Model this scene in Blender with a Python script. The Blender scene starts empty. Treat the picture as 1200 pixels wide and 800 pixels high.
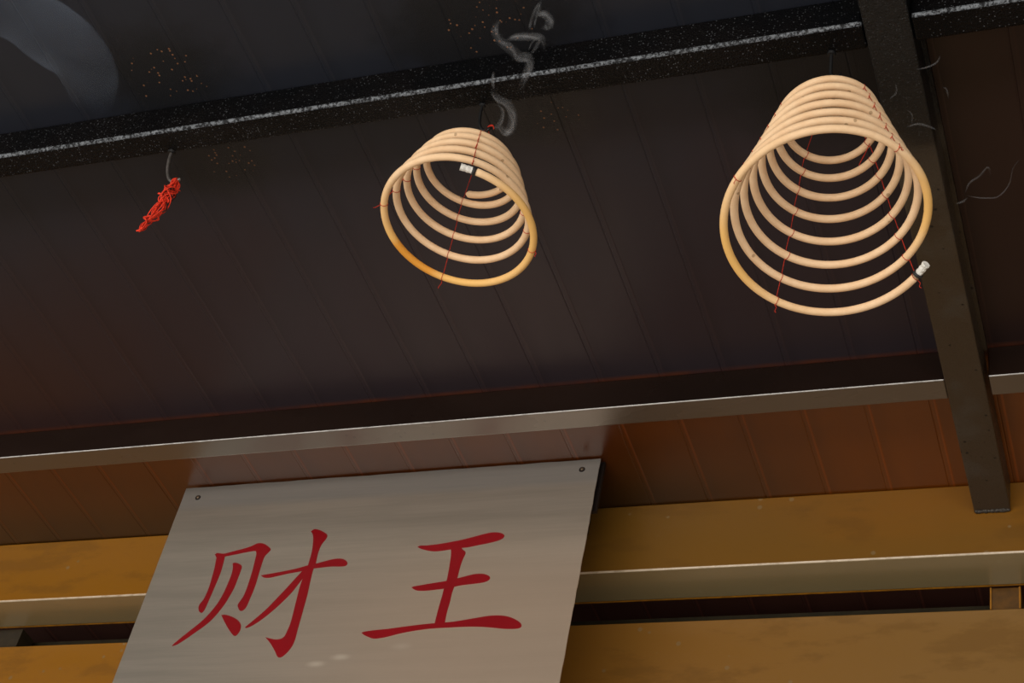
import bpy, bmesh, math, random
from mathutils import Vector, Matrix, noise
H = 1.5                      # height of the photographer's eye above the floor; all z below are relative to it
PI = math.pi
COL = bpy.context.scene.collection
random.seed(7)
CHARS={'cai':[[(-15183,16026),(-15145,16056),(-15048,16038),(-14976,16041),(-14808,16082),(-14639,16123),(-14525,16163),(-14448,16206),(-14378,16213),(-14278,16179),(-14148,16080),(-14159,16022),(-14200,15958),(-14218,15889),(-14220,15753),(-14214,15560),(-14208,15368),(-14214,15217),(-14226,15086),(-14238,14955),(-14259,14889),(-14304,14854),(-14351,14871),(-14393,14926),(-14415,14983),(-14392,15057),(-14362,15149),(-14351,15319),(-14352,15491),(-14358,15683),(-14376,15879),(-14385,15977),(-14407,16037),(-14445,16055),(-14577,16040),(-14714,16017),(-14852,15994),(-14973,15974),(-14960,15855),(-14949,15679),(-14953,15524),(-14963,15390),(-14974,15237),(-14988,15086),(-14998,14954),(-15017,14873),(-15044,14848),(-15099,14884),(-15136,14961),(-15133,15036),(-15097,15110),(-15076,15242),(-15073,15396),(-15084,15570),(-15098,15746),(-15121,15904),(-15133,15964)],[(-14780,15825),(-14728,15833),(-14646,15801),(-14582,15747),(-14576,15638),(-14581,15484),(-14591,15313),(-14621,15162),(-14661,15013),(-14720,14866),(-14796,14721),(-14896,14595),(-15031,14472),(-15166,14349),(-15292,14251),(-15377,14222),(-15352,14272),(-15251,14389),(-15122,14531),(-14993,14674),(-14887,14837),(-14806,15020),(-14760,15207),(-14738,15416),(-14729,15589),(-14744,15725)],[(-14656,14789),(-14590,14793),(-14494,14766),(-14370,14709),(-14279,14642),(-14227,14567),(-14215,14475),(-14238,14403),(-14270,14375),(-14323,14399),(-14426,14502),(-14539,14635)],[(-14167,15546),(-14106,15554),(-13970,15573),(-13735,15609),(-13536,15647),(-13342,15701),(-13210,15724),(-13049,15768),(-12885,15800),(-12762,15793),(-12682,15750),(-12641,15698),(-12657,15653),(-12739,15639),(-12913,15649),(-13083,15640),(-13252,15627),(-13382,15597),(-13515,15574),(-13682,15549),(-13848,15516),(-13980,15489),(-14088,15495)],[(-13492,16392),(-13444,16436),(-13370,16423),(-13269,16376),(-13166,16299),(-13171,16213),(-13215,16118),(-13230,16022),(-13233,15906),(-13219,15732),(-13227,15637),(-13228,15542),(-13216,15353),(-13197,15127),(-13191,14923),(-13184,14685),(-13179,14468),(-13171,14288),(-13180,14181),(-13205,14094),(-13249,14014),(-13299,13956),(-13344,13936),(-13394,13959),(-13446,14032),(-13517,14123),(-13596,14215),(-13715,14327),(-13621,14299),(-13512,14276),(-13431,14287),(-13376,14332),(-13357,14439),(-13343,14565),(-13350,14766),(-13363,14987),(-13376,15211),(-13377,15361),(-13365,15512),(-13350,15606),(-13352,15759),(-13355,15933),(-13375,16089),(-13409,16248),(-13442,16329)],[(-13382,15658),(-13488,15481),(-13603,15279),(-13720,15087),(-13837,14899),(-13961,14739),(-14064,14622),(-14140,14534),(-14115,14518),(-14011,14565),(-13874,14680),(-13744,14821),(-13619,14981),(-13500,15161),(-13414,15345),(-13362,15466),(-13304,15565)]],'wang':[[(-11471,15948),(-11427,15972),(-11309,15968),(-11113,15982),(-10921,16008),(-10730,16040),(-10543,16085),(-10356,16133),(-10231,16154),(-10115,16143),(-10037,16107),(-10010,16068),(-10035,16017),(-10130,15975),(-10285,15940),(-10442,15913),(-10599,15885),(-10713,15881),(-10825,15870),(-10985,15850),(-11148,15841),(-11287,15869),(-11395,15906)],[(-10894,15930),(-10854,15778),(-10838,15628),(-10824,15442),(-10817,15277),(-10828,15133),(-10831,14970),(-10839,14774),(-10842,14615),(-10841,14467),(-10827,14403),(-10667,14396),(-10674,14474),(-10682,14643),(-10674,14837),(-10674,15016),(-10661,15135),(-10649,15232),(-10644,15359),(-10641,15542),(-10626,15671),(-10606,15762),(-10622,15808),(-10673,15849),(-10737,15920)],[(-11394,15162),(-11342,15178),(-11200,15200),(-11011,15226),(-10822,15252),(-10637,15293),(-10484,15332),(-10361,15358),(-10232,15354),(-10136,15319),(-10094,15270),(-10116,15221),(-10199,15189),(-10355,15172),(-10512,15159),(-10667,15135),(-10822,15107),(-10981,15093),(-11141,15084),(-11274,15094),(-11347,15127)],[(-12045,14342),(-11994,14361),(-11820,14382),(-11596,14397),(-11344,14425),(-11093,14450),(-10841,14467),(-10589,14477),(-10343,14508),(-10100,14546),(-9917,14566),(-9728,14553),(-9580,14505),(-9458,14431),(-9410,14370),(-9424,14326),(-9497,14309),(-9683,14317),(-9905,14350),(-10128,14373),(-10380,14381),(-10631,14377),(-10883,14371),(-11133,14346),(-11349,14310),(-11531,14265),(-11685,14232),(-11813,14227),(-11921,14266),(-11996,14305)]]}
SMOKE_L= [[(-0.7132, 1.19, 1.5444), (-0.7067, 1.19, 1.543), (-0.7004, 1.19, 1.5364), (-0.694, 1.19, 1.535), (-0.6926, 1.19, 1.5473), (-0.6943, 1.19, 1.5621), (-0.7029, 1.19, 1.5822), (-0.7166, 1.19, 1.5944), (-0.7265, 1.19, 1.6059), (-0.7323, 1.19, 1.6185)], [(-0.7195, 1.19, 1.5895), (-0.7125, 1.19, 1.5733), (-0.7076, 1.19, 1.554), (-0.7075, 1.19, 1.5432), (-0.7008, 1.19, 1.5318)], [(-0.7323, 1.19, 1.6185), (-0.7328, 1.19, 1.6375), (-0.7338, 1.19, 1.6492)], [(-0.6925, 1.19, 1.6077), (-0.6953, 1.19, 1.6252), (-0.6943, 1.19, 1.6383), (-0.6906, 1.19, 1.6527), (-0.6962, 1.19, 1.6694), (-0.7089, 1.19, 1.6752), (-0.719, 1.19, 1.6878), (-0.7294, 1.19, 1.701), (-0.7419, 1.19, 1.718), (-0.7511, 1.19, 1.7405), (-0.7467, 1.1826, 1.742), (-0.7392, 1.1779, 1.742)], [(-0.7308, 1.19, 1.7153), (-0.7179, 1.19, 1.7169), (-0.7016, 1.19, 1.7136), (-0.685, 1.19, 1.7079), (-0.6756, 1.19, 1.684)], [(-0.6846, 1.19, 1.7059), (-0.6934, 1.19, 1.7041), (-0.6966, 1.19, 1.693), (-0.6967, 1.19, 1.6793)], [(-0.7002, 1.19, 1.7277), (-0.7022, 1.1882, 1.742), (-0.6928, 1.1716, 1.742), (-0.6821, 1.1585, 1.742)], [(-0.6808, 1.1588, 1.742), (-0.6876, 1.1757, 1.742), (-0.6799, 1.1802, 1.742), (-0.6773, 1.1899, 1.742), (-0.6784, 1.19, 1.7303), (-0.6865, 1.19, 1.7315)]]
SMOKE_R= [[(-0.2497, 1.2984, 1.68), (-0.2346, 1.2959, 1.68), (-0.2236, 1.2911, 1.68), (-0.2176, 1.2802, 1.68)], [(-0.2742, 1.3839, 1.68), (-0.2599, 1.3803, 1.68), (-0.2458, 1.3869, 1.68), (-0.2377, 1.3936, 1.68)], [(-0.2676, 1.3569, 1.68), (-0.2636, 1.3656, 1.68), (-0.2676, 1.381, 1.68)], [(-0.2221, 1.3297, 1.68), (-0.2184, 1.3343, 1.68), (-0.2189, 1.3479, 1.68)], [(-0.2229, 1.5015, 1.68), (-0.2127, 1.4839, 1.68), (-0.2008, 1.4753, 1.68), (-0.1896, 1.4603, 1.68), (-0.1873, 1.4775, 1.68)], [(-0.2229, 1.5015, 1.68), (-0.2115, 1.5086, 1.68), (-0.1967, 1.5136, 1.68), (-0.1809, 1.5106, 1.68), (-0.1665, 1.4937, 1.68), (-0.159, 1.4697, 1.68), (-0.1482, 1.4549, 1.68)], [(-0.2862, 1.3377, 1.68), (-0.2769, 1.3275, 1.68), (-0.2758, 1.3121, 1.68)], [(-0.2345, 1.517, 1.68), (-0.2247, 1.5142, 1.68), (-0.2174, 1.5068, 1.68)]]
HAZE= [(-1.471, 1.016, 1.74), (-1.39, 1.039, 1.74), (-1.348, 1.082, 1.74), (-1.331, 1.143, 1.74), (-1.348, 1.207, 1.74), (-1.368, 1.258, 1.74)]
YARN= [(-1.2244, 1.28, 1.6438), (-1.2237, 1.28, 1.6194), (-1.2134, 1.28, 1.6125), (-1.2327, 1.28, 1.6058), (-1.227, 1.28, 1.5898), (-1.2359, 1.28, 1.5764), (-1.2364, 1.28, 1.5617), (-1.2454, 1.28, 1.5437)]
# ------------------------------------------------------------------ helpers
def link_mesh(name, bm, mat, parent=None, smooth=False):
    me = bpy.data.meshes.new(name)
    bmesh.ops.recalc_face_normals(bm, faces=bm.faces[:])
    if smooth:
        for f in bm.faces: f.smooth = True
    bm.to_mesh(me); bm.free()
    o = bpy.data.objects.new(name, me); COL.objects.link(o)
    if mat: me.materials.append(mat)
    off = Vector((0, 0, H))
    if parent is not None:
        off = off - parent.location
        o.parent = parent
    else:
        # put the origin at the centre of the mesh's base
        co = [v.co for v in me.vertices]
        base = Vector(((min(c.x for c in co)+max(c.x for c in co))/2, (min(c.y for c in co)+max(c.y for c in co))/2, min(c.z for c in co)))
        o.location = base + Vector((0, 0, H)); off = -base
    me.transform(Matrix.Translation(off))
    return o
def tag(o, label=None, cat=None, group=None, kind=None):
    if label: o['label'] = label
    if cat: o['category'] = cat
    if group: o['group'] = group
    if kind: o['kind'] = kind
    return o
def thing(name, loc, label, cat, group=None):
    o = bpy.data.objects.new(name, None); COL.objects.link(o)
    o.empty_display_size = .05
    o.location = Vector(loc) + Vector((0, 0, H))
    return tag(o, label, cat, group)
def box_bm(x0, x1, y0, y1, z0, z1, bev=0, segs=4, bm=None, sub=0):
    bm = bm or bmesh.new()
    r = bmesh.ops.create_cube(bm, size=1)
    vs = r['verts']
    for v in vs:
        v.co = Vector(((x0+x1)/2+v.co.x*(x1-x0), (y0+y1)/2+v.co.y*(y1-y0), (z0+z1)/2+v.co.z*(z1-z0)))
    if bev:
        es = list({e for v in vs for e in v.link_edges})
        bmesh.ops.bevel(bm, geom=es, offset=bev, segments=segs, profile=.5, affect='EDGES')
    return bm
def catmull(P, k=6):
    P = [Vector(p) for p in P]
    if len(P) < 3: return P
    Q = [P[0]*2-P[1]] + P + [P[-1]*2-P[-2]]
    out = []
    for i in range(1, len(Q)-2):
        a, b, c, d = Q[i-1:i+3]
        for j in range(k):
            t = j/k
            out.append(.5*((2*b)+(c-a)*t+(2*a-5*b+4*c-d)*t*t+(3*b-a-3*c+d)*t**3))
    out.append(P[-1]); return out
def tube_bm(P, r, seg=12, bm=None, cap=True, attr=None, layer=None, squash=None, closed=False):
    """sweep a circle along P; r is a number or a function of 0..1"""
    bm = bm or bmesh.new()
    P = [Vector(p) for p in P]; n = len(P)
    rf = r if callable(r) else (lambda t: r)
    rings = []; up = None
    for i, p in enumerate(P):
        t = ((P[(i+1) % n]-P[i-1]) if closed else (P[min(i+1, n-1)]-P[max(i-1, 0)])).normalized()
        if up is None:
            up = t.orthogonal().normalized()
            if squash: up = Vector((0, 0, 1)); up = (up-t*up.dot(t)).normalized()
        up = (up-t*up.dot(t)).normalized()
        sd = t.cross(up)
        R = rf(i/max(1, n-1)); ring = []
        for k in range(seg):
            a = 2*PI*k/seg
            o = up*math.cos(a)*R*(squash or 1)+sd*math.sin(a)*R
            v = bm.verts.new(p+o)
            if layer is not None: v[layer] = attr(i/max(1, n-1))
            ring.append(v)
        rings.append(ring)
    m = n if closed else n-1
    for i in range(m):
        A, B = rings[i], rings[(i+1) % n]
        for k in range(seg):
            bm.faces.new((A[k], A[(k+1) % seg], B[(k+1) % seg], B[k]))
    if cap and not closed:
        for ring, p, q in ((rings[0], P[0], P[1]), (rings[-1], P[-1], P[-2])):
            c = bm.verts.new(p+(p-q).normalized()*rf(0 if p is P[0] else 1)*.35)
            if layer is not None: c[layer] = attr(0 if p is P[0] else 1)
            for k in range(seg): bm.faces.new((ring[k], ring[(k+1) % seg], c))
    return bm

# ------------------------------------------------------------------ materials
class Mat:
    def __init__(s, name):
        s.m = bpy.data.materials.new(name); s.m.use_nodes = True
        s.nt = s.m.node_tree; s.b = s.nt.nodes['Principled BSDF']; s.out = s.nt.nodes['Material Output']
        s.geo = s.n('ShaderNodeNewGeometry'); s.pos = s.geo.outputs['Position']
    def n(s, t, **k):
        x = s.nt.nodes.new(t)
        for a, v in k.items(): setattr(x, a, v)
        return x
    def l(s, a, b): s.nt.links.new(a, b)
    def put(s, v, sock):
        if isinstance(v, bpy.types.NodeSocket): s.l(v, sock)
        else: sock.default_value = v
    def math(s, op, a, b=0., c=0., clamp=False):
        x = s.n('ShaderNodeMath', operation=op); x.use_clamp = clamp
        s.put(a, x.inputs[0]); s.put(b, x.inputs[1]); s.put(c, x.inputs[2]); return x.outputs[0]
    def xyz(s, v=None):
        x = s.n('ShaderNodeSeparateXYZ'); s.l(v or s.pos, x.inputs[0]); return x.outputs
    def scale(s, sc, v=None):
        x = s.n('ShaderNodeVectorMath', operation='MULTIPLY'); s.l(v or s.pos, x.inputs[0]); x.inputs[1].default_value = sc; return x.outputs[0]
    def noise(s, sc, v=None, det=4, rough=.55, dist=0):
        x = s.n('ShaderNodeTexNoise'); s.l(v or s.pos, x.inputs['Vector']); x.inputs['Scale'].default_value = sc
        x.inputs['Detail'].default_value = det; x.inputs['Roughness'].default_value = rough; x.inputs['Distortion'].default_value = dist
        return x.outputs['Fac']
    def voro(s, sc, v=None):
        x = s.n('ShaderNodeTexVoronoi'); s.l(v or s.pos, x.inputs['Vector']); x.inputs['Scale'].default_value = sc; return x
    def rng(s, v, a, b, c=0., d=1., smooth=True):
        x = s.n('ShaderNodeMapRange', interpolation_type='SMOOTHSTEP' if smooth else 'LINEAR')
        s.put(v, x.inputs[0])
        for i, q in enumerate((a, b, c, d)): x.inputs[i+1].default_value = q
        return x.outputs[0]
    def mix(s, f, a, b, mode='MIX'):
        x = s.n('ShaderNodeMix', data_type='RGBA', blend_type=mode)
        s.put(f, x.inputs[0])
        s.put((*a, 1) if isinstance(a, tuple) else a, x.inputs[6]); s.put((*b, 1) if isinstance(b, tuple) else b, x.inputs[7])
        return x.outputs[2]
    def blob(s, x, y, r0, r1, z=1.755, sx=1, nz=.5):
        """1 inside a noisy round patch around (x, y)"""
        d = s.n('ShaderNodeVectorMath', operation='DISTANCE')
        s.l(s.scale((1/sx, 1, 1)), d.inputs[0]); d.inputs[1].default_value = (x/sx, y, z+H)
        q = s.math('ADD', d.outputs['Value'], s.math('MULTIPLY', s.math('SUBTRACT', s.noise(40, det=5), .5), nz*r1))
        return s.rng(q, r0, r1, 1, 0)
    def bump(s, h, st, dist=.001, nrm=None):
        x = s.n('ShaderNodeBump'); x.inputs['Strength'].default_value = st; x.inputs['Distance'].default_value = dist
        s.l(h, x.inputs['Height'])
        if nrm: s.l(nrm, x.inputs['Normal'])
        s.l(x.outputs[0], s.b.inputs['Normal']); return x.outputs[0]
    def set(s, col=None, rough=None, metal=None, spec=None, coat=None):
        B = s.b.inputs
        if col is not None: s.put((*col, 1) if isinstance(col, tuple) else col, B['Base Color'])
        if rough is not None: s.put(rough, B['Roughness'])
        if metal is not None: s.put(metal, B['Metallic'])
        if spec is not None: s.put(spec, B['Specular IOR Level'])
        if coat is not None: B['Coat Weight'].default_value = coat
        return s

def edge_highlight(M, col, rough, spec_, tint, amt, lo=.30, hi=.42):
    # highlight painted into the base colour along the worn lower front edge
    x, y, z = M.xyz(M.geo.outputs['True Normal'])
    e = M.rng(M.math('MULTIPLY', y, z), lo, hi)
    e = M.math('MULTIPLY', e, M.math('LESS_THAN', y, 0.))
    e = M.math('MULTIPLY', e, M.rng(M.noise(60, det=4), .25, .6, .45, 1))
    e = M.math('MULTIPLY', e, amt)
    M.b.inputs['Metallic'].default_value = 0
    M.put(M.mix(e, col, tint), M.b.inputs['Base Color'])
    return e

def specks(M, dens=190, keep=.22):
    v = M.voro(dens)
    near = M.rng(v.outputs['Distance'], .20, .28, 1, 0)
    c = M.n('ShaderNodeSeparateColor'); M.l(v.outputs['Color'], c.inputs[0])
    return M.math('MULTIPLY', near, M.math('LESS_THAN', c.outputs[0], keep))

# sooty sheet-metal soffit: grey black over the coils, red brown where the soot thins, orange brown by the lintel
M = Mat('sooty_soffit'); X, Y, Z = M.xyz()
n1 = M.noise(3.2, det=5); n2 = M.noise(14, v=M.scale((1, .25, 1)), det=5)
base = M.mix(M.rng(M.math('ADD', Y, M.math('MULTIPLY', n1, .5)), 1.45, 1.95), (.0175, .0195, .0275), (.0275, .0190, .0235))
left = M.rng(M.math('ADD', X, M.math('MULTIPLY', n1, .5)), -1.65, -1.05, 1, 0)
base = M.mix(M.math('MULTIPLY', M.math('MULTIPLY', left, M.rng(Y, 1.45, 1.8)), .8), base, (.040, .0160, .0125))
base = M.mix(M.rng(X, -.27, -.25), base, (.024, .0115, .0095))
brown = M.mix(n2, (.068, .0130, .0012), (.140, .032, .0025))
brown = M.mix(M.rng(Y, 1.95, 2.16), brown, (.035, .013, .0022))
brown = M.mix(M.rng(X, -.85, -.25), brown, M.mix(n2, (.120, .029, .0015), (.205, .050, .0025)))
base = M.mix(M.rng(Y, 1.868, 1.88), base, brown)
base = M.mix(M.math('MULTIPLY', M.rng(n2, .3, .7, .25, .8), M.math('MULTIPLY', M.rng(Y, 1.849, 1.857), M.rng(Y, 1.868, 1.88, 1, 0))), base, (.10, .026, .010))
base = M.mix(M.rng(Y, 2.3, 2.32), base, (.16, .060, .042))
u = M.math('FRACT', M.math('DIVIDE', M.math('ADD', X, .624+.0955*60-.004), .0955))
seam = M.math('MULTIPLY', M.rng(u, .0, .03), M.rng(u, .035, .07, 1, 0))
seam2 = M.rng(u, .0, .30, 1, 0)
base = M.mix(M.math('MULTIPLY', seam, M.math('ADD', .16, M.math('MULTIPLY', M.rng(Y, 1.868, 1.9), .22))), base, M.mix(1., base, (3.2, 2.6, 2.2), 'MULTIPLY'))
base = M.mix(M.math('MULTIPLY', seam2, .16), base, (.003, .003, .003))
soot = None
for (x, y, a, b, sx) in ((-1.238, 1.185, .03, .12, 1.3), (-1.225, 1.345, .03, .075, 1.6), (-.77, 1.19, .05, .13, 1.4), (-.75, 1.33, .03, .08, 1.5), (-.37, 1.37, .04, .14, 1.2)):
    q = M.blob(x, y, a, b, sx=sx); soot = q if soot is None else M.math('MAXIMUM', soot, q)
base = M.mix(M.math('MULTIPLY', soot, .75), base, (.007, .0065, .0065))
sp = None
for (x, y, a, b, sx) in ((-1.232, 1.185, .012, .065, 1.2), (-1.205, 1.345, .008, .045, 1.3), (-.765, 1.185, .012, .075, 1.2), (-.73, 1.35, .0, .04, 1.5)):
    q = M.blob(x, y, a, b, sx=sx, nz=.8); sp = q if sp is None else M.math('MAXIMUM', sp, q)
base = M.mix(M.math('MULTIPLY', specks(M, 170, .3), M.math('GREATER_THAN', sp, .35)), base, M.mix(M.noise(120, det=2), (.08, .035, .018), (.30, .14, .07)))
M.set(base, M.rng(n2, .3, .7, .28, .40), spec=.26)
g = M.noise(900, det=2)
M.bump(M.math('ADD', M.math('MULTIPLY', g, M.math('ADD', M.math('MULTIPLY', soot, 5), .35)), M.math('MULTIPLY', n1, 1.0)), .35, .0006)
M.l(M.rng(Y, 1.868, 1.90), M.b.inputs['Coat Weight']); M.b.inputs['Coat IOR'].default_value = 1.45; M.b.inputs['Coat Roughness'].default_value = .26
m_ceil = M.m

# tar-caked black steel (front purlin)
def tar(name, side):
    M = Mat(name); X, Y, Z = M.xyz()
    big = M.noise(7, det=3)
    v = M.voro(330); v2 = M.noise(520, det=3, rough=.7)
    col = M.mix(M.rng(big, .35, .65), (.0022, .0024, .0030), (.0042, .0034, .0036))
    col = M.mix(M.math('MULTIPLY', specks(M, 300, .38), M.rng(big, .36, .60, .35, 1)), col, (.085, .090, .100))  # glints of the tar crust painted in as pale specks
    M.set(col, M.rng(v2, .3, .7, .20, .38), spec=.11)
    edge_highlight(M, col, 0, 0, M.mix(M.rng(M.noise(240, det=3, rough=.7), .40, .60), (.02, .021, .024), (.23, .25, .28)), .9, .16, .44)
    amt = M.rng(big, .38, .62, .35, 1.0)
    M.bump(M.math('MULTIPLY', M.math('ADD', M.rng(v.outputs['Distance'], 0, .6, 1, 0), M.math('MULTIPLY', v2, 1.2)), amt), .85, .0010)
    return M.m
m_tar = tar('tar_caked_steel', 0)

# brown varnished steel (second purlin)
M = Mat('brown_steel'); n1 = M.noise(9, v=M.scale((.35, 1, 1)), det=4); n2 = M.noise(260, det=3)
X, Y, Z = M.xyz(M.geo.outputs['True Normal'])
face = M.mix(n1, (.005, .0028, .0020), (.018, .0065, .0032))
under = M.mix(n1, (.055, .042, .033), (.036, .024, .015))  # paler underside: reflected light painted into its colour
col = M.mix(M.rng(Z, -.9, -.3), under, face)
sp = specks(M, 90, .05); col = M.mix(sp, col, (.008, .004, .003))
M.set(col, M.rng(n1, .35, .65, .26, .36), spec=.38); edge_highlight(M, col, 0, 0, (.50, .49, .48), 1., .2, .38); M.bump(M.math('ADD', n2, M.math('MULTIPLY', n1, 2)), .25, .0005)
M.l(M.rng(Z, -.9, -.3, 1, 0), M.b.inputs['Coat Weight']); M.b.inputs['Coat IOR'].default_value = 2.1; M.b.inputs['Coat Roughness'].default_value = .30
m_brown = M.m

# rafter: tar-black at the front, brown with pits toward the lintel
M = Mat('rafter_steel'); X, Y, Z = M.xyz(); n1 = M.noise(8, det=4); n2 = M.noise(420, det=3, rough=.7); v = M.voro(75)
back = M.rng(M.math('ADD', Y, M.math('MULTIPLY', n1, .25)), 1.45, 1.75)
col = M.mix(back, (.0045, .0043, .0043), (.048, .032, .019))
col = M.mix(M.math('MULTIPLY', M.rng(n1, .5, .62), back), col, (.055, .042, .030))
col = M.mix(specks(M, 110, .12), col, (.010, .007, .006))
col = M.mix(M.math('MULTIPLY', specks(M, 330, .3), M.math('SUBTRACT', 1., back)), col, (.050, .052, .056))  # highlights on the black front part painted in as pale specks
M.set(col, M.rng(n2, .3, .7, .25, .45), spec=.34)
M.bump(M.math('MULTIPLY', n2, M.math('ADD', M.math('MULTIPLY', M.math('SUBTRACT', 1., back), 2.2), .4)), .8, .0010)
m_rafter = M.m

# gold-painted lintel and fascia
def gold(name, dull=0):
    M = Mat(name); n1 = M.noise(2.2, v=M.scale((.6, 1, 1.5)), det=5); n2 = M.noise(16, v=M.scale((.35, 1, 1)), det=6, rough=.65); g = M.noise(420, det=2)
    X, Y, Z = M.xyz()
    a = M.mix(M.rng(n1, .35, .65), (.230, .093, .0085), (.190, .088, .012))
    if dull: a = M.mix(M.rng(X, -1.2, -.2), (.270, .114, .013), (.235, .122, .032))
    a = M.mix(M.math('MULTIPLY', M.rng(X, -1.75, -1.3, 1, 0), .8), a, (.310, .125, .0085))
    a = M.mix(M.math('MULTIPLY', M.rng(n2, .50, .62), .35), a, (.130, .056, .007))
    a = M.mix(M.math('MULTIPLY', specks(M, 60, .06), .6), a, (.25, .17, .08))
    nx, ny, nz = M.xyz(M.geo.outputs['True Normal'])
    a = M.mix(M.rng(nz, -.9, -.4, .75, 0), a, (.230, .195, .105))  # reflection of the ground painted into the underside colour
    M.set(a, M.rng(n2, .3, .7, .30, .42), metal=0, spec=.5); edge_highlight(M, a, 0, 0, (.62, .50, .36), 1., .12, .42); M.bump(M.math('ADD', g, M.math('MULTIPLY', n2, 1.5)), .22, .0005)
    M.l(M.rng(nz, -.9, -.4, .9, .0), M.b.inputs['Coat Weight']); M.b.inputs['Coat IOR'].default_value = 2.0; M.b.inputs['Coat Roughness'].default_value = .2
    return M.m
m_gold = gold('gold_painted_steel'); m_gold2 = gold('gold_painted_panel', 1)

# brushed stainless plate
M = Mat('brushed_stainless'); X, Y, Z = M.xyz()
s1 = M.noise(1, v=M.scale((5, 1, 900)), det=3, rough=.6); s2 = M.noise(1, v=M.scale((2.0, 1, 32)), det=4, rough=.65); s3 = M.noise(3, v=M.scale((1, 1, 2)), det=3)
col = M.mix(M.rng(s2, .3, .7), (.46, .405, .34), (.57, .50, .42))
col = M.mix(M.math('MULTIPLY', s1, .35), col, (.30, .27, .24))
col = M.mix(M.math('MULTIPLY', M.math('MULTIPLY', M.rng(X, -1.6, -1.0), M.rng(Z, 3.22, 2.95)), .7), col, (.76, .56, .41))  # warm reflection at the lower right, painted into the steel colour
col = M.mix(M.math('MULTIPLY', M.rng(Z, 3.195, 3.215), .45), col, (.36, .37, .38))  # cool reflected band along the top, also painted in
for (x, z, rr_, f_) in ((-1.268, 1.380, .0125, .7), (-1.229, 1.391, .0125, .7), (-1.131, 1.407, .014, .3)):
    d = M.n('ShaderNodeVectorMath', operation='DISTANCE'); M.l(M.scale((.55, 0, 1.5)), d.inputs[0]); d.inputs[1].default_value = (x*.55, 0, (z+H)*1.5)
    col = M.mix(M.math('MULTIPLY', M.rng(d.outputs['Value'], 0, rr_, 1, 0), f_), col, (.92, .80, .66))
M.set(col, M.rng(s1, .2, .8, .34, .46), metal=.62); M.bump(s1, .10, .0004)
M.b.inputs['Anisotropic'].default_value = .5
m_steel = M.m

def plain(name, col, rough, metal=0, spec=.5, bump=0, var=.25, nsc=60):
    M = Mat(name); n = M.noise(nsc, det=4)
    d = tuple(c*(1-var) for c in col); e = tuple(min(1, c*(1+var)) for c in col)
    M.set(M.mix(M.rng(n, .3, .7), d, e), rough, metal, spec)
    if bump: M.bump(M.noise(nsc*8), bump, .0006)
    return M.m
m_red = plain('red_lettering', (.25, .003, .007), .32, spec=.45, var=.06, nsc=9)
m_plate_back = plain('dark_backing', (.010, .005, .0035), .5)
m_screw = plain('screw_steel', (.17, .12, .08), .4, .6)
m_screw_gap = plain('screw_rim', (.012, .006, .004), .6)
m_wire = plain('hook_wire', (.20, .18, .17), .38, .7, bump=.3, nsc=90)
m_wire_black = plain('hook_wire_sooty', (.010, .010, .011), .35, .2, bump=.4, nsc=90)
m_thread = plain('red_thread', (.46, .030, .014), .75, spec=.2, bump=.3, nsc=400)
m_yarn = plain('red_yarn', (.80, .045, .018), .7, spec=.25, bump=.3, var=.35, nsc=300)
m_yarn_burnt = plain('charred_yarn', (.045, .012, .008), .8, spec=.2)
m_paper = plain('white_paper', (.80, .77, .72), .8, spec=.2, bump=.5, var=.10, nsc=160)
m_band = plain('black_band', (.018, .016, .018), .6)
m_weld = plain('weld_bead', (.060, .050, .042), .35, .5, bump=.9, nsc=220)
m_edge = plain('orange_edge_paint', (.30, .12, .006), .45)
m_post = plain('ochre_post_paint', (.10, .042, .0045), .45, bump=.3)
m_post_dark = plain('shaded_post_paint', (.024, .015, .005), .5)  # post paint with the shade of the gap put into its colour
m_rail = plain('olive_rail_paint', (.022, .016, .006), .5)
m_floor = plain('paving', (.42, .40, .36), .8, nsc=3)
m_wall = plain('back_wall_plaster', (.03, .015, .010), .7, nsc=5)

# incense stick: pale sawdust paste, scorched yellow where 'scorch' > 0
M = Mat('incense_paste')
at = M.n('ShaderNodeAttribute', attribute_name='scorch').outputs['Fac']
n1 = M.noise(70, det=4); n2 = M.noise(700, det=3)
col = M.mix(M.rng(n1, .3, .7), (.86, .575, .340), (.93, .655, .410))
col = M.mix(M.rng(at, 0, .55), col, (.92, .54, .17)); col = M.mix(M.rng(at, .55, 1.0), col, (.80, .34, .045))
col = M.mix(M.math('MULTIPLY', specks(M, 110, .035), .6), col, (.30, .17, .08))
M.set(col, .62, spec=.25); M.bump(n2, .25, .0004)
m_incense = M.m
M = Mat('incense_tip')
M.set(M.mix(M.noise(80), (.46, .26, .12), (.62, .38, .20)), .8, spec=.2); m_tip = M.m

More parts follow.
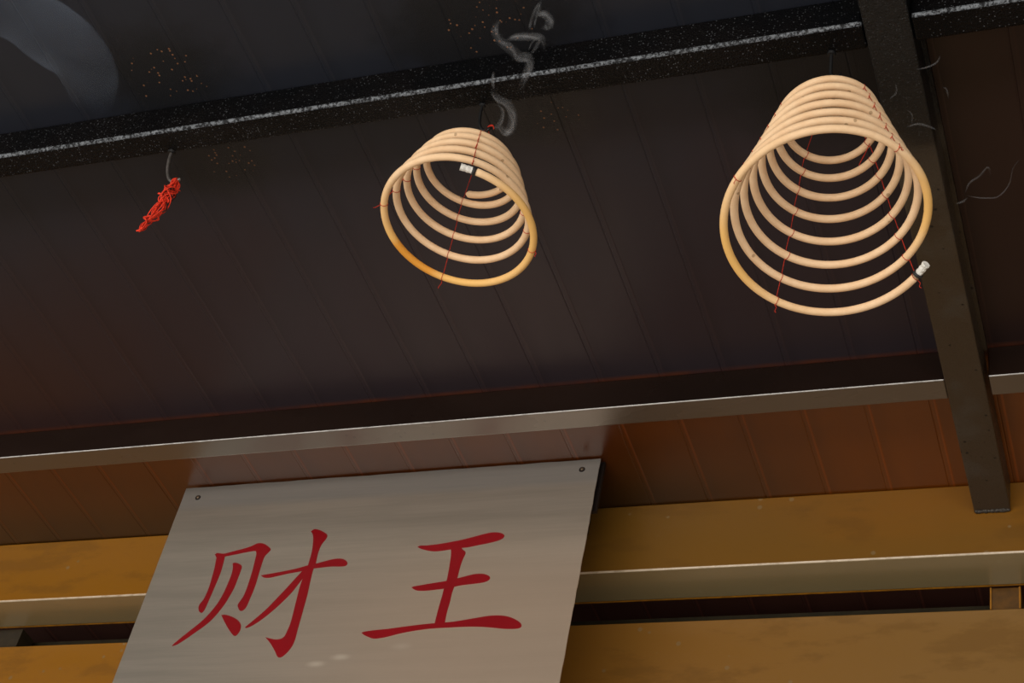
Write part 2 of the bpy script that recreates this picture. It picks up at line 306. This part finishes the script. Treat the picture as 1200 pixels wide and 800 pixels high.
def smoke_mat(name, col, alpha, pw, nsc):
    M = Mat(name); nt = M.nt; nt.nodes.remove(M.b)
    lw = M.n('ShaderNodeLayerWeight'); lw.inputs['Blend'].default_value = .5
    f = M.math('POWER', M.math('SUBTRACT', 1., lw.outputs['Facing'], clamp=True), pw)
    at = M.n('ShaderNodeAttribute', attribute_name='wisp').outputs['Fac']
    a = M.math('MULTIPLY', M.math('MULTIPLY', f, M.rng(M.noise(nsc, det=3), .25, .65, .35, 1)), M.math('MULTIPLY', at, alpha))
    tr = M.n('ShaderNodeBsdfTransparent'); df = M.n('ShaderNodeBsdfDiffuse'); tl = M.n('ShaderNodeBsdfTranslucent')
    df.inputs[0].default_value = (*col, 1); tl.inputs[0].default_value = (*col, 1)
    m1 = M.n('ShaderNodeMixShader'); m1.inputs[0].default_value = .5; M.l(df.outputs[0], m1.inputs[1]); M.l(tl.outputs[0], m1.inputs[2])
    m2 = M.n('ShaderNodeMixShader'); M.l(a, m2.inputs[0]); M.l(tr.outputs[0], m2.inputs[1]); M.l(m1.outputs[0], m2.inputs[2])
    M.l(m2.outputs[0], M.out.inputs['Surface'])
    return M.m
m_smoke = smoke_mat('thin_smoke', (.75, .77, .82), .095, 1.4, 55)
m_veil = smoke_mat('smoke_veil', (.70, .73, .80), .022, 2.4, 45)
m_haze = smoke_mat('blue_haze', (.42, .52, .70), .17, 2.8, 9)

# ------------------------------------------------------------------ setting
ZC = 1.755; ZB = 1.70
def soffit():
    bm = bmesh.new(); xs = []
    j0 = -.624; sp = .0955
    k = math.ceil((-3.4-j0)/sp); prof = [(-3.6, ZC)]
    while j0+k*sp < 2.2:
        x = j0+k*sp
        prof += [(x-.0016, ZC), (x-.0005, ZC+.0006), (x+.0005, ZC+.0006), (x+.0014, ZC-.0003), (x+.0075, ZC-.0003), (x+.0095, ZC)]
        k += 1
    prof.append((2.4, ZC))
    ys = [-.25, 1.0, 2.0, 3.1]
    rows = [[bm.verts.new((x, y, z)) for x, z in prof] for y in ys]
    for a, b in zip(rows, rows[1:]):
        for i in range(len(prof)-1): bm.faces.new((a[i], a[i+1], b[i+1], b[i]))
    # roof slab above
    box_bm(-3.6, 2.4, -.25, 3.1, ZC+.006, ZC+.06, bm=bm)
    return bm
tag(link_mesh('ceiling', soffit(), m_ceil), kind='structure')
tag(link_mesh('floor', box_bm(-7, 6, -9, 3.2, -H-.1, -H), m_floor), kind='structure')
tag(link_mesh('wall_back', box_bm(-3.6, 2.4, 3.1, 3.2, -H, ZC+.06), m_wall), kind='structure')
tag(link_mesh('wall_front', box_bm(-3.6, 2.4, 2.25, 2.35, -H, .9495), plain('ochre_wall', (.30, .20, .09), .7, nsc=5)), kind='structure')

# ------------------------------------------------------------------ steel frame
RX0, RX1 = -.300, -.2465
LX = -3.2; RXE = 1.6
tag(link_mesh('roof_beam', box_bm(LX, RX0, 1.2355, 1.275, ZB, ZC, .0055, 6), m_tar), 'long black tar-caked square steel beam from which the incense coils hang', 'beam')
tag(link_mesh('roof_beam', box_bm(RX1, RXE, 1.2355, 1.275, ZB, ZC, .0055, 6), m_tar), 'short black beam stub at the top right corner, right of the rafter', 'beam')
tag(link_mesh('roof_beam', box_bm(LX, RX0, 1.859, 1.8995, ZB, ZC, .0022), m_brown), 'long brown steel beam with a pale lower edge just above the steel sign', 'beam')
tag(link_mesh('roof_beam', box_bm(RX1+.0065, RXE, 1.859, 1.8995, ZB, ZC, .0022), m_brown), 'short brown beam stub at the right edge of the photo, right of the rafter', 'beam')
raf = thing('rafter', ((RX0+RX1)/2, 1.2, ZB), 'dark pitted steel rafter crossing the beams and ending on the gold lintel', 'rafter')
link_mesh('rafter_tube', box_bm(RX0, RX1, .2, 2.158, ZB-.001, ZC, .0022), m_rafter, raf)
bm = bmesh.new()
for i in range(15):
    x = RX0+.004+i*(RX1-RX0-.008)/14
    r = bmesh.ops.create_icosphere(bm, subdivisions=2, radius=.0030+random.random()*.0012)
    for v in r['verts']: v.co = Vector((v.co.x*1.25, v.co.y, v.co.z))+Vector((x, 2.157+random.uniform(-.0008, .0008), ZB-.0005))
tag(link_mesh('weld_bead', bm, m_weld, raf, True), 'rough grey weld bead at the rafter end')
fl = box_bm(RX1, RX1+.0055, 1.2755, 1.8585, ZC-.006, ZC-.0008)
link_mesh('side_flange', fl, m_rafter, raf)
# dark sheet strip glued behind the front beam
tag(link_mesh('cover_strip', box_bm(-1.376, RX0-.06, 1.275, 1.303, ZC-.0050, ZC-.0010, .0015, 2), plain('sooty_strip', (.013, .012, .012), .35, bump=.5), None), 'thin dark sheet strip on the soffit along the back of the front beam', 'strip')

lin = thing('lintel', (-1.2, 2.2, 1.622), 'wide gold-painted steel lintel running behind the steel sign', 'lintel')
link_mesh('lintel_tube', box_bm(LX, RXE, 2.160, 2.2405, 1.622, ZC-.0005, .0035, 5), m_gold, lin)
tag(link_mesh('bottom_edge_line', box_bm(LX, RXE, 2.2405, 2.2432, 1.6225, 1.6275), m_edge, lin), 'thin bright orange line on the back lower edge')
fas = link_mesh('fascia', box_bm(LX, RXE, 2.245, 2.275, .9500, 1.5825, .002, 3), m_gold2)
tag(fas, 'flat gold-painted fascia panel along the bottom, under the dark gap', 'fascia')
tag(link_mesh('rail', box_bm(LX, RXE, 2.300, 2.325, 1.585, 1.628), m_rail), 'thin olive rail in the dark gap behind the fascia top', 'rail')
def post(x0, x1, m, label, edge):
    p = thing('spacer_post', ((x0+x1)/2, 2.265, 1.5825), label, 'post', None)
    link_mesh('post_tube', box_bm(x0, x1, 2.247, 2.285, 1.5825, 1.6215), m, p)
    if edge:
        link_mesh('painted_edge', box_bm(x0-.0002, x0+.0022, 2.2445, 2.2475, 1.5828, 1.6215), m_edge, p)
        link_mesh('painted_edge', box_bm(x1-.0026, x1+.0002, 2.2445, 2.2475, 1.5828, 1.6215), m_edge, p)
post(-.2885, -.2440, m_post, 'short ochre post with orange edges between lintel and fascia at the right', True)
post(-2.085, -2.035, m_post_dark, 'dim olive post in the dark gap at the left edge', False)

# ------------------------------------------------------------------ steel sign
SX0, SX1, SY, SZ1, SZ0 = -1.6245, -.8640, 2.034, 1.7520, 1.15
sign = thing('sign_plate', ((SX0+SX1)/2, SY+.002, SZ0), 'brushed stainless steel sign plate with two large red Chinese characters', 'sign')
bm = bmesh.new(); P = []
def edge(a, b, n, amp):
    for i in range(n):
        t = i/n; x = a[0]+(b[0]-a[0])*t; z = a[1]+(b[1]-a[1])*t
        w = amp*(noise.noise(Vector((x*30, z*30, 3)))+.5*noise.noise(Vector((x*90, z*90, 9))))
        P.append((x+(w if a[0] == b[0] else 0), z+(w if a[1] == b[1] else 0)))
edge((SX0, SZ0), (SX1, SZ0), 60, .0007); edge((SX1, SZ0), (SX1, SZ1), 80, .0010)
edge((SX1, SZ1), (SX0, SZ1), 90, .0007); edge((SX0, SZ1), (SX0, SZ0), 60, .0004)
f = bm.faces.new([bm.verts.new((x, SY, z)) for x, z in P])
r = bmesh.ops.extrude_face_region(bm, geom=[f])
for v in [g for g in r['geom'] if isinstance(g, bmesh.types.BMVert)]: v.co.y += .0016
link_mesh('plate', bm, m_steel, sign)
def glyph(polys, name, label):
    bm = bmesh.new()
    for q, L in enumerate(polys):
        pts = [Vector((a/1e4, 0, b/1e4)) for a, b in L]
        # densify with a closed spline
        n = len(pts); D = []
        for i in range(n):
            a, b, c, d = pts[i-1], pts[i], pts[(i+1) % n], pts[(i+2) % n]
            sharp = (b-a).length > 1e-6 and (c-b).length > 1e-6 and (b-a).angle(c-b) > 1.2
            for t in (0, .33, .66):
                m0 = (c-a)*.5; m1 = (d-b)*.5
                if sharp: m0 = (c-b)*.8
                if (c-b).length > 1e-6 and (d-c).length > 1e-6 and (c-b).angle(d-c) > 1.2: m1 = (c-b)*.8
                h = (2*t**3-3*t*t+1)*b+(t**3-2*t*t+t)*m0+(-2*t**3+3*t*t)*c+(t**3-t*t)*m1
                D.append(h)
        yy = SY-.0004-.00003*q
        vs = [bm.verts.new((p.x, yy, p.z)) for p in D]
        e = [bm.edges.new((vs[i], vs[(i+1) % len(vs)])) for i in range(len(vs))]
        r = bmesh.ops.triangle_fill(bm, edges=e, use_beauty=True)
        fs = [g for g in r['geom'] if isinstance(g, bmesh.types.BMFace)]
        ex = bmesh.ops.extrude_face_region(bm, geom=fs)
        for v in [g for g in ex['geom'] if isinstance(g, bmesh.types.BMVert)]: v.co.y = SY-.00005
    tag(link_mesh(name, bm, m_red, sign), label)
glyph(CHARS['cai'], 'lettering', 'red character reading 财')
glyph(CHARS['wang'], 'lettering', 'red character reading 王')
for x, z in ((-1.5933, 1.7291), (-.8925, 1.7318)):
    bm = bmesh.new(); bmesh.ops.create_cone(bm, cap_ends=True, segments=24, radius1=.0052, radius2=.0046, depth=.0012, matrix=Matrix.Translation((x, SY-.0006, z)) @ Matrix.Rotation(PI/2, 4, 'X'))
    s = link_mesh('screw', bm, m_screw_gap, sign)
    bm = bmesh.new(); r = bmesh.ops.create_uvsphere(bm, u_segments=20, v_segments=10, radius=.0030)
    for v in r['verts']: v.co = Vector((v.co.x, v.co.y*.5, v.co.z))+Vector((x+.0004, SY-.0014, z+.0004))
    hd = link_mesh('screw_head', bm, m_screw, None, True)
    hd.parent = s; hd.location = hd.location-sign.location
    hd.matrix_parent_inverse = Matrix.Identity(4)
link_mesh('backing_strip', box_bm(-.95, -.8605, 2.046, 2.052, 1.655, 1.7545), m_plate_back, sign)  # added dark strip standing in for the shadow beside the plate edge
link_mesh('backing_strip', box_bm(-1.61, -1.52, 2.046, 2.052, 1.655, 1.7545), m_plate_back, sign)
for x in (-.93, -1.57):
    link_mesh('standoff', box_bm(x-.015, x+.015, 2.052, 2.1598, 1.70, 1.73), m_plate_back, sign)
    link_mesh('standoff', box_bm(x-.015, x+.015, 2.0358, 2.046, 1.70, 1.73), m_plate_back, sign)

# ------------------------------------------------------------------ incense coils
COILS = {
 'right': (7.38, [-0.33434, 1.28608, 1.41102, -0.0485, -0.00426, 0.18515, 0.05592, -0.05051, 0.11595, -0.08107, 0.01821, -0.00223, 0.11486, -0.15276, 0.01068, -0.03461, 0.7317], 7.5),
 'left': (5.49, [-0.78744, 1.28632, 1.48103, -0.0124, -0.0066, 0.17187, -0.05816, 0.01643, 0.09929, -0.06901, 0.04653, -0.02726, -0.02094, -0.07915, -0.0376, 0.09904, -1.03261], 5.45)}
def coil_point(C, n):
    x0, y0, z0, tx, ty, a, b, c, r0, d, e, g, px, py, qx, qy, ph = C[1]
    s = n/C[2]; z = z0+a*s+b*s*s+c*s**3; r = r0+d*s+e*s*s+g*s**3; th = ph+2*PI*n
    if C is COILS['left'] and n > 4.9:
        k = (n-4.9)/.59; z -= .017*k*k; r -= .002*k*k
    z_ = z
    return Vector((x0+tx*(z-z0)+r*math.cos(th), y0+ty*(z-z0)+r*math.sin(th), z_+r*(math.cos(th)*(px+qx*s)+math.sin(th)*(py+qy*s))))
def frame(C, n):
    p = coil_point(C, n); t = (coil_point(C, n+.002)-coil_point(C, n-.002)).normalized()
    s = n/C[2]; th = C[1][16]+2*PI*n
    out = Vector((math.cos(th), math.sin(th), 0)); out = (out-t*out.dot(t)).normalized()
    dn = Vector((0, 0, -1)); dn = (dn-t*dn.dot(t)-out*dn.dot(out)).normalized()
    return p, t, out, dn
ROD = .00452
def make_coil(key, label, threads, scorch, hook, tagturn):
    C = COILS[key]; N = C[0]
    root = thing('incense_coil', hook, label, 'incense coil', 'incense coils hanging from the front beam')
    bm = bmesh.new(); lay = bm.verts.layers.float.new('scorch')
    steps = int(N*110); n0 = .012
    P = [coil_point(C, n0+(N-n0)*i/steps) for i in range(steps+1)]
    def sc(t):
        n = n0+(N-n0)*t; return min(1, sum(a*math.exp(-((n-c)/w)**2) for c, w, a in scorch))
    def rr(t):
        n = n0+(N-n0)*t; e = min(1, (N-n)*2*PI*.06/.006+.35)
        return ROD*(1+.02*math.sin(n*23))*min(1, e)
    tube_bm(P, rr, 16, bm, True, sc, lay)
    link_mesh('coil_rod', bm, m_incense, root, True)
    # paper wrap on the lower end
    p, t, out, dn = frame(C, .0)
    d = -t
    bm = bmesh.new(); Q = [p-d*.002+d*.0140*i/8 for i in range(9)]
    tube_bm(Q, lambda u: ROD*(.92+.06*math.sin(u*17+tagturn)+(.10 if u > .8 else 0)), 10, bm, False)
    for v in bm.verts:
        v.co += Vector((noise.noise(v.co*400), noise.noise(v.co*430+Vector((5, 0, 0))), noise.noise(v.co*410+Vector((0, 9, 0)))))*.0006
    e = [x for x in bm.edges if x.is_boundary]; bmesh.ops.holes_fill(bm, edges=e)
    pw = link_mesh('paper_wrap', bm, m_paper, root); pw['label'] = 'white crumpled paper wrap'
    bm = tube_bm([p-d*.0052+d*.0022*i/2 for i in range(3)], ROD*1.30, 16)
    link_mesh('binding_band', bm, m_band, root, True)
    # threads tied to every turn
    ph = math.degrees(C[1][16])
    for (deg, dangle, first, toph) in threads:
        bm = bmesh.new(); pts = []; n = ((deg-ph) % 360)/360
        while n < first: n += 1
        nn = n
        while nn < N:
            p, t, o, dn = frame(C, nn)
            # contact point: outside of the rod, slightly below
            cpt = p+(o*.80+dn*.55).normalized()*(ROD+.0004)
            pts.append(cpt)
            # tie: a slanted loop around the rod
            L = []
            sh = random.uniform(.0006, .0016)*random.choice((-1, 1))
            for k in range(14):
                a = 2*PI*k/14
                L.append(p+(o*math.cos(a)+dn*math.sin(a))*(ROD+.00035)+t*sh*math.sin(a*.5))
            tube_bm(L, .00036, 6, bm, closed=True)
            nn += 1
        # dangling tail at the bottom
        p0 = pts[0]; tail = [p0, p0+Vector(dangle)*.35+Vector((.0012, 0, 0)), p0+Vector(dangle)*.7+Vector((-.001, .001, 0)), p0+Vector(dangle)]
        tube_bm(catmull(tail, 4), .00042, 6, bm)
        path = []
        for a, b in zip(pts, pts[1:]):
            path += [a, a.lerp(b, .5)+Vector((random.uniform(-.0006, .0006), random.uniform(-.0006, .0006), 0))]
        path.append(pts[-1])
        path.append(Vector(toph))
        tube_bm(path, .00045, 6, bm)
        link_mesh('thread', bm, m_thread, root, True)
    return root, C

hookR = (-.3430, 1.2800, 1.662); hookL = (-.7780, 1.2800, 1.6600)
rR, CR = make_coil('right', 'larger pale cone-shaped incense coil hanging at the right, eight turns, intact',
    [(130, (.002, 0, -.012), 0, hookR), (46.5, (.004, -.001, -.013), 0, hookR), (222, (.0, .002, -.008), 0, hookR), (322, (.004, .004, -.001), .5, hookR)],
    [(.36, .075, .52), (.90, .09, .50), (.24, .1, .15), (.5, .12, .15)], hookR, 0)
rL, CL = make_coil('left', 'smaller pale incense coil with orange-scorched bottom turn, hanging near the middle',
    [(119.5, (-.002, 0, -.013), 0, hookL), (202, (-.007, -.002, -.006), .3, hookL), (28, (.002, 0, -.009), 0, hookL), (301, (0, 0, -.006), .8, hookL)],
    [(.58, .055, .95), (.5, .16, .55), (.16, .12, .50), (.72, .08, .2), (.30, .1, .15)], hookL, 2)
# loose thread inside the right coil, and the red knot by the left hook
p, t, o, dn = frame(CR, 7.00)
q, t2, o2, dn2 = frame(CR, 6.02)
bm = tube_bm(catmull([p+dn*.005, p+dn*.004+Vector((-.006, .006, -.010)), p+Vector((-.013, .014, -.021)), p+Vector((-.014, .016, -.027))], 5), .0005, 6)
link_mesh('thread', bm, m_thread, rR, True)
bm = bmesh.new(); h = Vector(hookL)
for k in range(3):
    tube_bm(catmull([h+Vector((.001, -.002, .002)), h+Vector((.005, -.003, .0035-.001*k)), h+Vector((.0095+.0005*k, -.004, .0005-.001*k)), h+Vector((.0125, -.005, -.007-.0006*k))], 6), .00065, 6, bm)
link_mesh('thread_knot', bm, m_thread, rL, True)
bm = bmesh.new(); h = Vector((-.3410, 1.2800, 1.6595))
for k in range(3):
    tube_bm([h+Vector((math.sin(a)*.0012*k+.0008*math.cos(a), math.cos(a)*.0034, math.sin(a)*.0034)) for a in [2*PI*i/14 for i in range(14)]], .0009, 6, bm, closed=True)
link_mesh('thread_knot', bm, m_thread, rR, True)

# ------------------------------------------------------------------ hooks
def hook(pts, r, mat, label):
    b = Vector(pts[0])
    root = thing('wire_hook', (b.x, b.y, ZB), label, 'hook', 'hooks under the front beam')
    link_mesh('wire', tube_bm(catmull(pts, 7), r, 12), mat, root, True)
    bm = bmesh.new(); bmesh.ops.create_cone(bm, cap_ends=True, segments=16, radius1=r*1.9, radius2=r*2.4, depth=.003, matrix=Matrix.Translation((b.x, b.y, ZB-.0018)))
    link_mesh('hook_base', bm, m_wire_black, root)
hook([(-1.2465, 1.2725, 1.6995), (-1.2465, 1.2745, 1.685), (-1.2440, 1.277, 1.668), (-1.2375, 1.279, 1.652), (-1.2290, 1.280, 1.6445), (-1.2215, 1.280, 1.6465), (-1.2195, 1.280, 1.6485)], .0024, m_wire, 'grey wire hook holding the tangle of red yarn, leftmost')
hook([(-.7900, 1.2725, 1.6995), (-.7905, 1.2750, 1.685), (-.7895, 1.278, 1.670), (-.7840, 1.280, 1.6600), (-.7770, 1.280, 1.6580), (-.7735, 1.280, 1.664)], .0020, m_wire_black, 'dark wire hook holding the smaller, middle incense coil')
hook([(-.3435, 1.2725, 1.6995), (-.3440, 1.2760, 1.685), (-.3440, 1.279, 1.672), (-.3410, 1.280, 1.6595), (-.3350, 1.280, 1.6600), (-.3325, 1.280, 1.667)], .0022, m_wire_black, 'dark wire hook holding the larger, right incense coil')

# ------------------------------------------------------------------ red yarn tangle
root = thing('yarn_tangle', (-1.2235, 1.280, 1.6455), 'frayed tangle of bright red yarn hanging from the leftmost hook', 'yarn')
axis = catmull([(-1.2235, 1.280, 1.6480), (-1.2245, 1.280, 1.6330), (-1.2235, 1.279, 1.6180), (-1.2265, 1.278, 1.6040), (-1.2290, 1.278, 1.5900), (-1.2350, 1.278, 1.5740), (-1.2380, 1.277, 1.5590), (-1.2440, 1.277, 1.5460)], 8)
def strand(u0, u1, amp, r, seed, wob=3):
    pts = []; rnd = random.Random(seed); a0 = rnd.random()*6.28; w = rnd.uniform(1.2, wob)*rnd.choice((-1, 1))
    n = 6
    for i in range(n):
        u = u0+(u1-u0)*i/(n-1); p = axis[int(u*(len(axis)-1))]
        env = math.sin(PI*i/(n-1))**.6*amp*(.6+.8*rnd.random())
        pts.append(p+Vector((math.cos(a0+w*i*.7), math.sin(a0+w*i*.7), rnd.uniform(-.25, .25)))*env)
    return catmull(pts, 8)
bm = bmesh.new()
for k in range(10): tube_bm(strand(0, random.uniform(.45, .75), .0105, 0, k), .00080, 6, bm)
for k in range(8): tube_bm(strand(random.uniform(.25, .5), 1, .0075, 0, 50+k), .00078, 6, bm)
for k in range(4): tube_bm(strand(.0, 1, .0040, 0, 90+k), .00080, 6, bm)
for k in range(3):
    h = Vector((-1.2275+.002*k, 1.2800, 1.6448))
    tube_bm([h+Vector((math.sin(a)*.001, math.cos(a)*.0036, math.sin(a)*.0036)) for a in [2*PI*i/14 for i in range(14)]], .0010, 6, bm, closed=True)
link_mesh('yarn_strands', bm, m_yarn, root, True)
bm = bmesh.new()
tube_bm(catmull([(-1.2265, 1.276, 1.606), (-1.2300, 1.275, 1.612), (-1.2355, 1.274, 1.6155), (-1.2385, 1.274, 1.6160)], 5), .0013, 8, bm)
tube_bm(catmull([(-1.235, 1.276, 1.574), (-1.2400, 1.275, 1.5725), (-1.2440, 1.274, 1.571)], 5), .0012, 8, bm)
tube_bm(catmull([(-1.2270, 1.276, 1.612), (-1.2285, 1.274, 1.598), (-1.2320, 1.274, 1.586)], 5), .0014, 8, bm)
tube_bm(catmull([(-1.2360, 1.276, 1.562), (-1.2405, 1.275, 1.549), (-1.2470, 1.275, 1.546)], 5), .0011, 8, bm)
link_mesh('yarn_ends', bm, m_yarn, root, True)
bm = bmesh.new()
for k in range(5): tube_bm(strand(.18, .48, .0090, 0, 200+k, 2), .0006, 6, bm)
tube_bm(catmull([(-1.2225, 1.278, 1.600), (-1.2180, 1.277, 1.592), (-1.2165, 1.277, 1.583), (-1.2210, 1.277, 1.580)], 5), .0011, 8, bm)
tag(link_mesh('charred_strands', bm, m_yarn_burnt, root, True), 'charred brown strands')

# ------------------------------------------------------------------ smoke
def smoke(layers, label, name='smoke_wisp', squash=None, seg=16):
    """layers: (paths, material, radii)"""
    bm = bmesh.new(); lay = bm.verts.layers.float.new('wisp'); done = 0; cuts = []
    for paths, mat, rad in layers:
        for i, Pp in enumerate(paths):
            Q = catmull(Pp, 10); rs = rad[i % len(rad)]
            tube_bm(Q, lambda t: rs*(.55+.75*math.sin(PI*t)), seg, bm, False, lambda t: min(1, t*5, (1-t)*5), lay, squash)
        bm.faces.ensure_lookup_table(); cuts.append(len(bm.faces))
    k = 0
    for f in bm.faces:
        while f.index >= 0 and k < len(cuts)-1 and done >= cuts[k]: k += 1
        f.material_index = k; done += 1
    o = link_mesh(name, bm, layers[0][1], None, True)
    for l in layers[1:]: o.data.materials.append(l[1])
    return tag(o, label, 'smoke', None, 'stuff')
def braid(paths, k, amp, seed):
    out = []
    for n_, Pp in enumerate(paths):
        for q in range(k):
            o = Vector((q*7.3+seed, n_*3.1, 0))
            out.append([Vector(p)+Vector((noise.noise(Vector(p)*28+o), noise.noise(Vector(p)*28+o+Vector((9, 0, 0)))*.6, noise.noise(Vector(p)*28+o+Vector((0, 9, 0)))))*amp for p in Pp])
    return out
smoke([(braid(SMOKE_L, 2, .009, 1), m_smoke, [.0018, .0013, .0022, .0012]),
       (braid(SMOKE_L[:1]+SMOKE_L[3:5]+SMOKE_L[7:], 1, .004, 5), m_veil, [.0048, .0058, .0045, .0048])],
      'thin grey smoke strands curling up beside the hook of the smaller coil', seg=12)
smoke([(braid(SMOKE_R, 1, .004, 3), m_smoke, [.0010, .0013, .0008])], 'faint curls of smoke drifting under the rafter beside the larger coil', seg=10)
HAZE[-1] = (-1.357, 1.215, 1.74)
smoke([([HAZE[:-2]+HAZE[-1:]], m_haze, [.046])], 'wide bluish haze under the soffit at the top left corner', 'soffit_haze', .2, 48)  # flattened translucent tube giving a soft bluish band

# ------------------------------------------------------------------ light
w = bpy.data.worlds.new('World'); bpy.context.scene.world = w; w.use_nodes = True
nt = w.node_tree; bg = nt.nodes['Background']
tc = nt.nodes.new('ShaderNodeTexCoord'); sx = nt.nodes.new('ShaderNodeSeparateXYZ'); nt.links.new(tc.outputs['Generated'], sx.inputs[0])
cr = nt.nodes.new('ShaderNodeValToRGB'); mr = nt.nodes.new('ShaderNodeMapRange'); mr.inputs[1].default_value = -1; nt.links.new(sx.outputs[2], mr.inputs[0]); nt.links.new(mr.outputs[0], cr.inputs[0])
E_ = cr.color_ramp.elements; E_[0].position = 0; E_[0].color = (.30, .28, .24, 1); E_[1].position = 1; E_[1].color = (.75, .85, 1, 1)
for p, c in ((.47, (.40, .37, .32, 1)), (.53, (.75, .78, .80, 1))):
    e = E_.new(p); e.color = c
nt.links.new(cr.outputs[0], bg.inputs[0]); bg.inputs[1].default_value = .9
def area(name, loc, target, sx, sy, power, col):
    L = bpy.data.lights.new(name, 'AREA'); L.shape = 'RECTANGLE'; L.size = sx; L.size_y = sy; L.energy = power; L.color = col
    o = bpy.data.objects.new(name, L); COL.objects.link(o); o.location = Vector(loc)+Vector((0, 0, H))
    o.rotation_euler = (Vector(target)-Vector(loc)).to_track_quat('-Z', 'Y').to_euler()
    return o
area('daylight_key', (-1.4, -2.6, .1), (-.9, 1.4, 1.6), 9, .7, 165, (1, .93, .83))
area('street_bounce', (-1.2, -.6, -1.1), (-.9, 1.6, 1.7), 2.4, 1.6, 26, (1, .93, .84))

# ------------------------------------------------------------------ camera
cd = bpy.data.cameras.new('camera'); cam = bpy.data.objects.new('camera', cd); COL.objects.link(cam)
R = ((0.9328705566160442, 0.3143569239890991, 0.17587566329365625), (-0.09177664113660257, 0.6795675231053449, -0.72784959276086), (-0.3483239479860021, 0.6628481770968208, 0.6627991561392234))
mw = Matrix(((R[0][0], -R[1][0], -R[2][0], 0), (R[0][1], -R[1][1], -R[2][1], 0), (R[0][2], -R[1][2], -R[2][2], H), (0, 0, 0, 1)))
cam.matrix_world = mw
cd.sensor_fit = 'HORIZONTAL'; cd.sensor_width = 36; cd.lens = 2067/1200*36; cd.clip_start = .01
bpy.context.scene.camera = cam
vs = bpy.context.scene.view_settings; vs.view_transform = 'Standard'; vs.look = 'None'; vs.exposure = 0; vs.gamma = 1
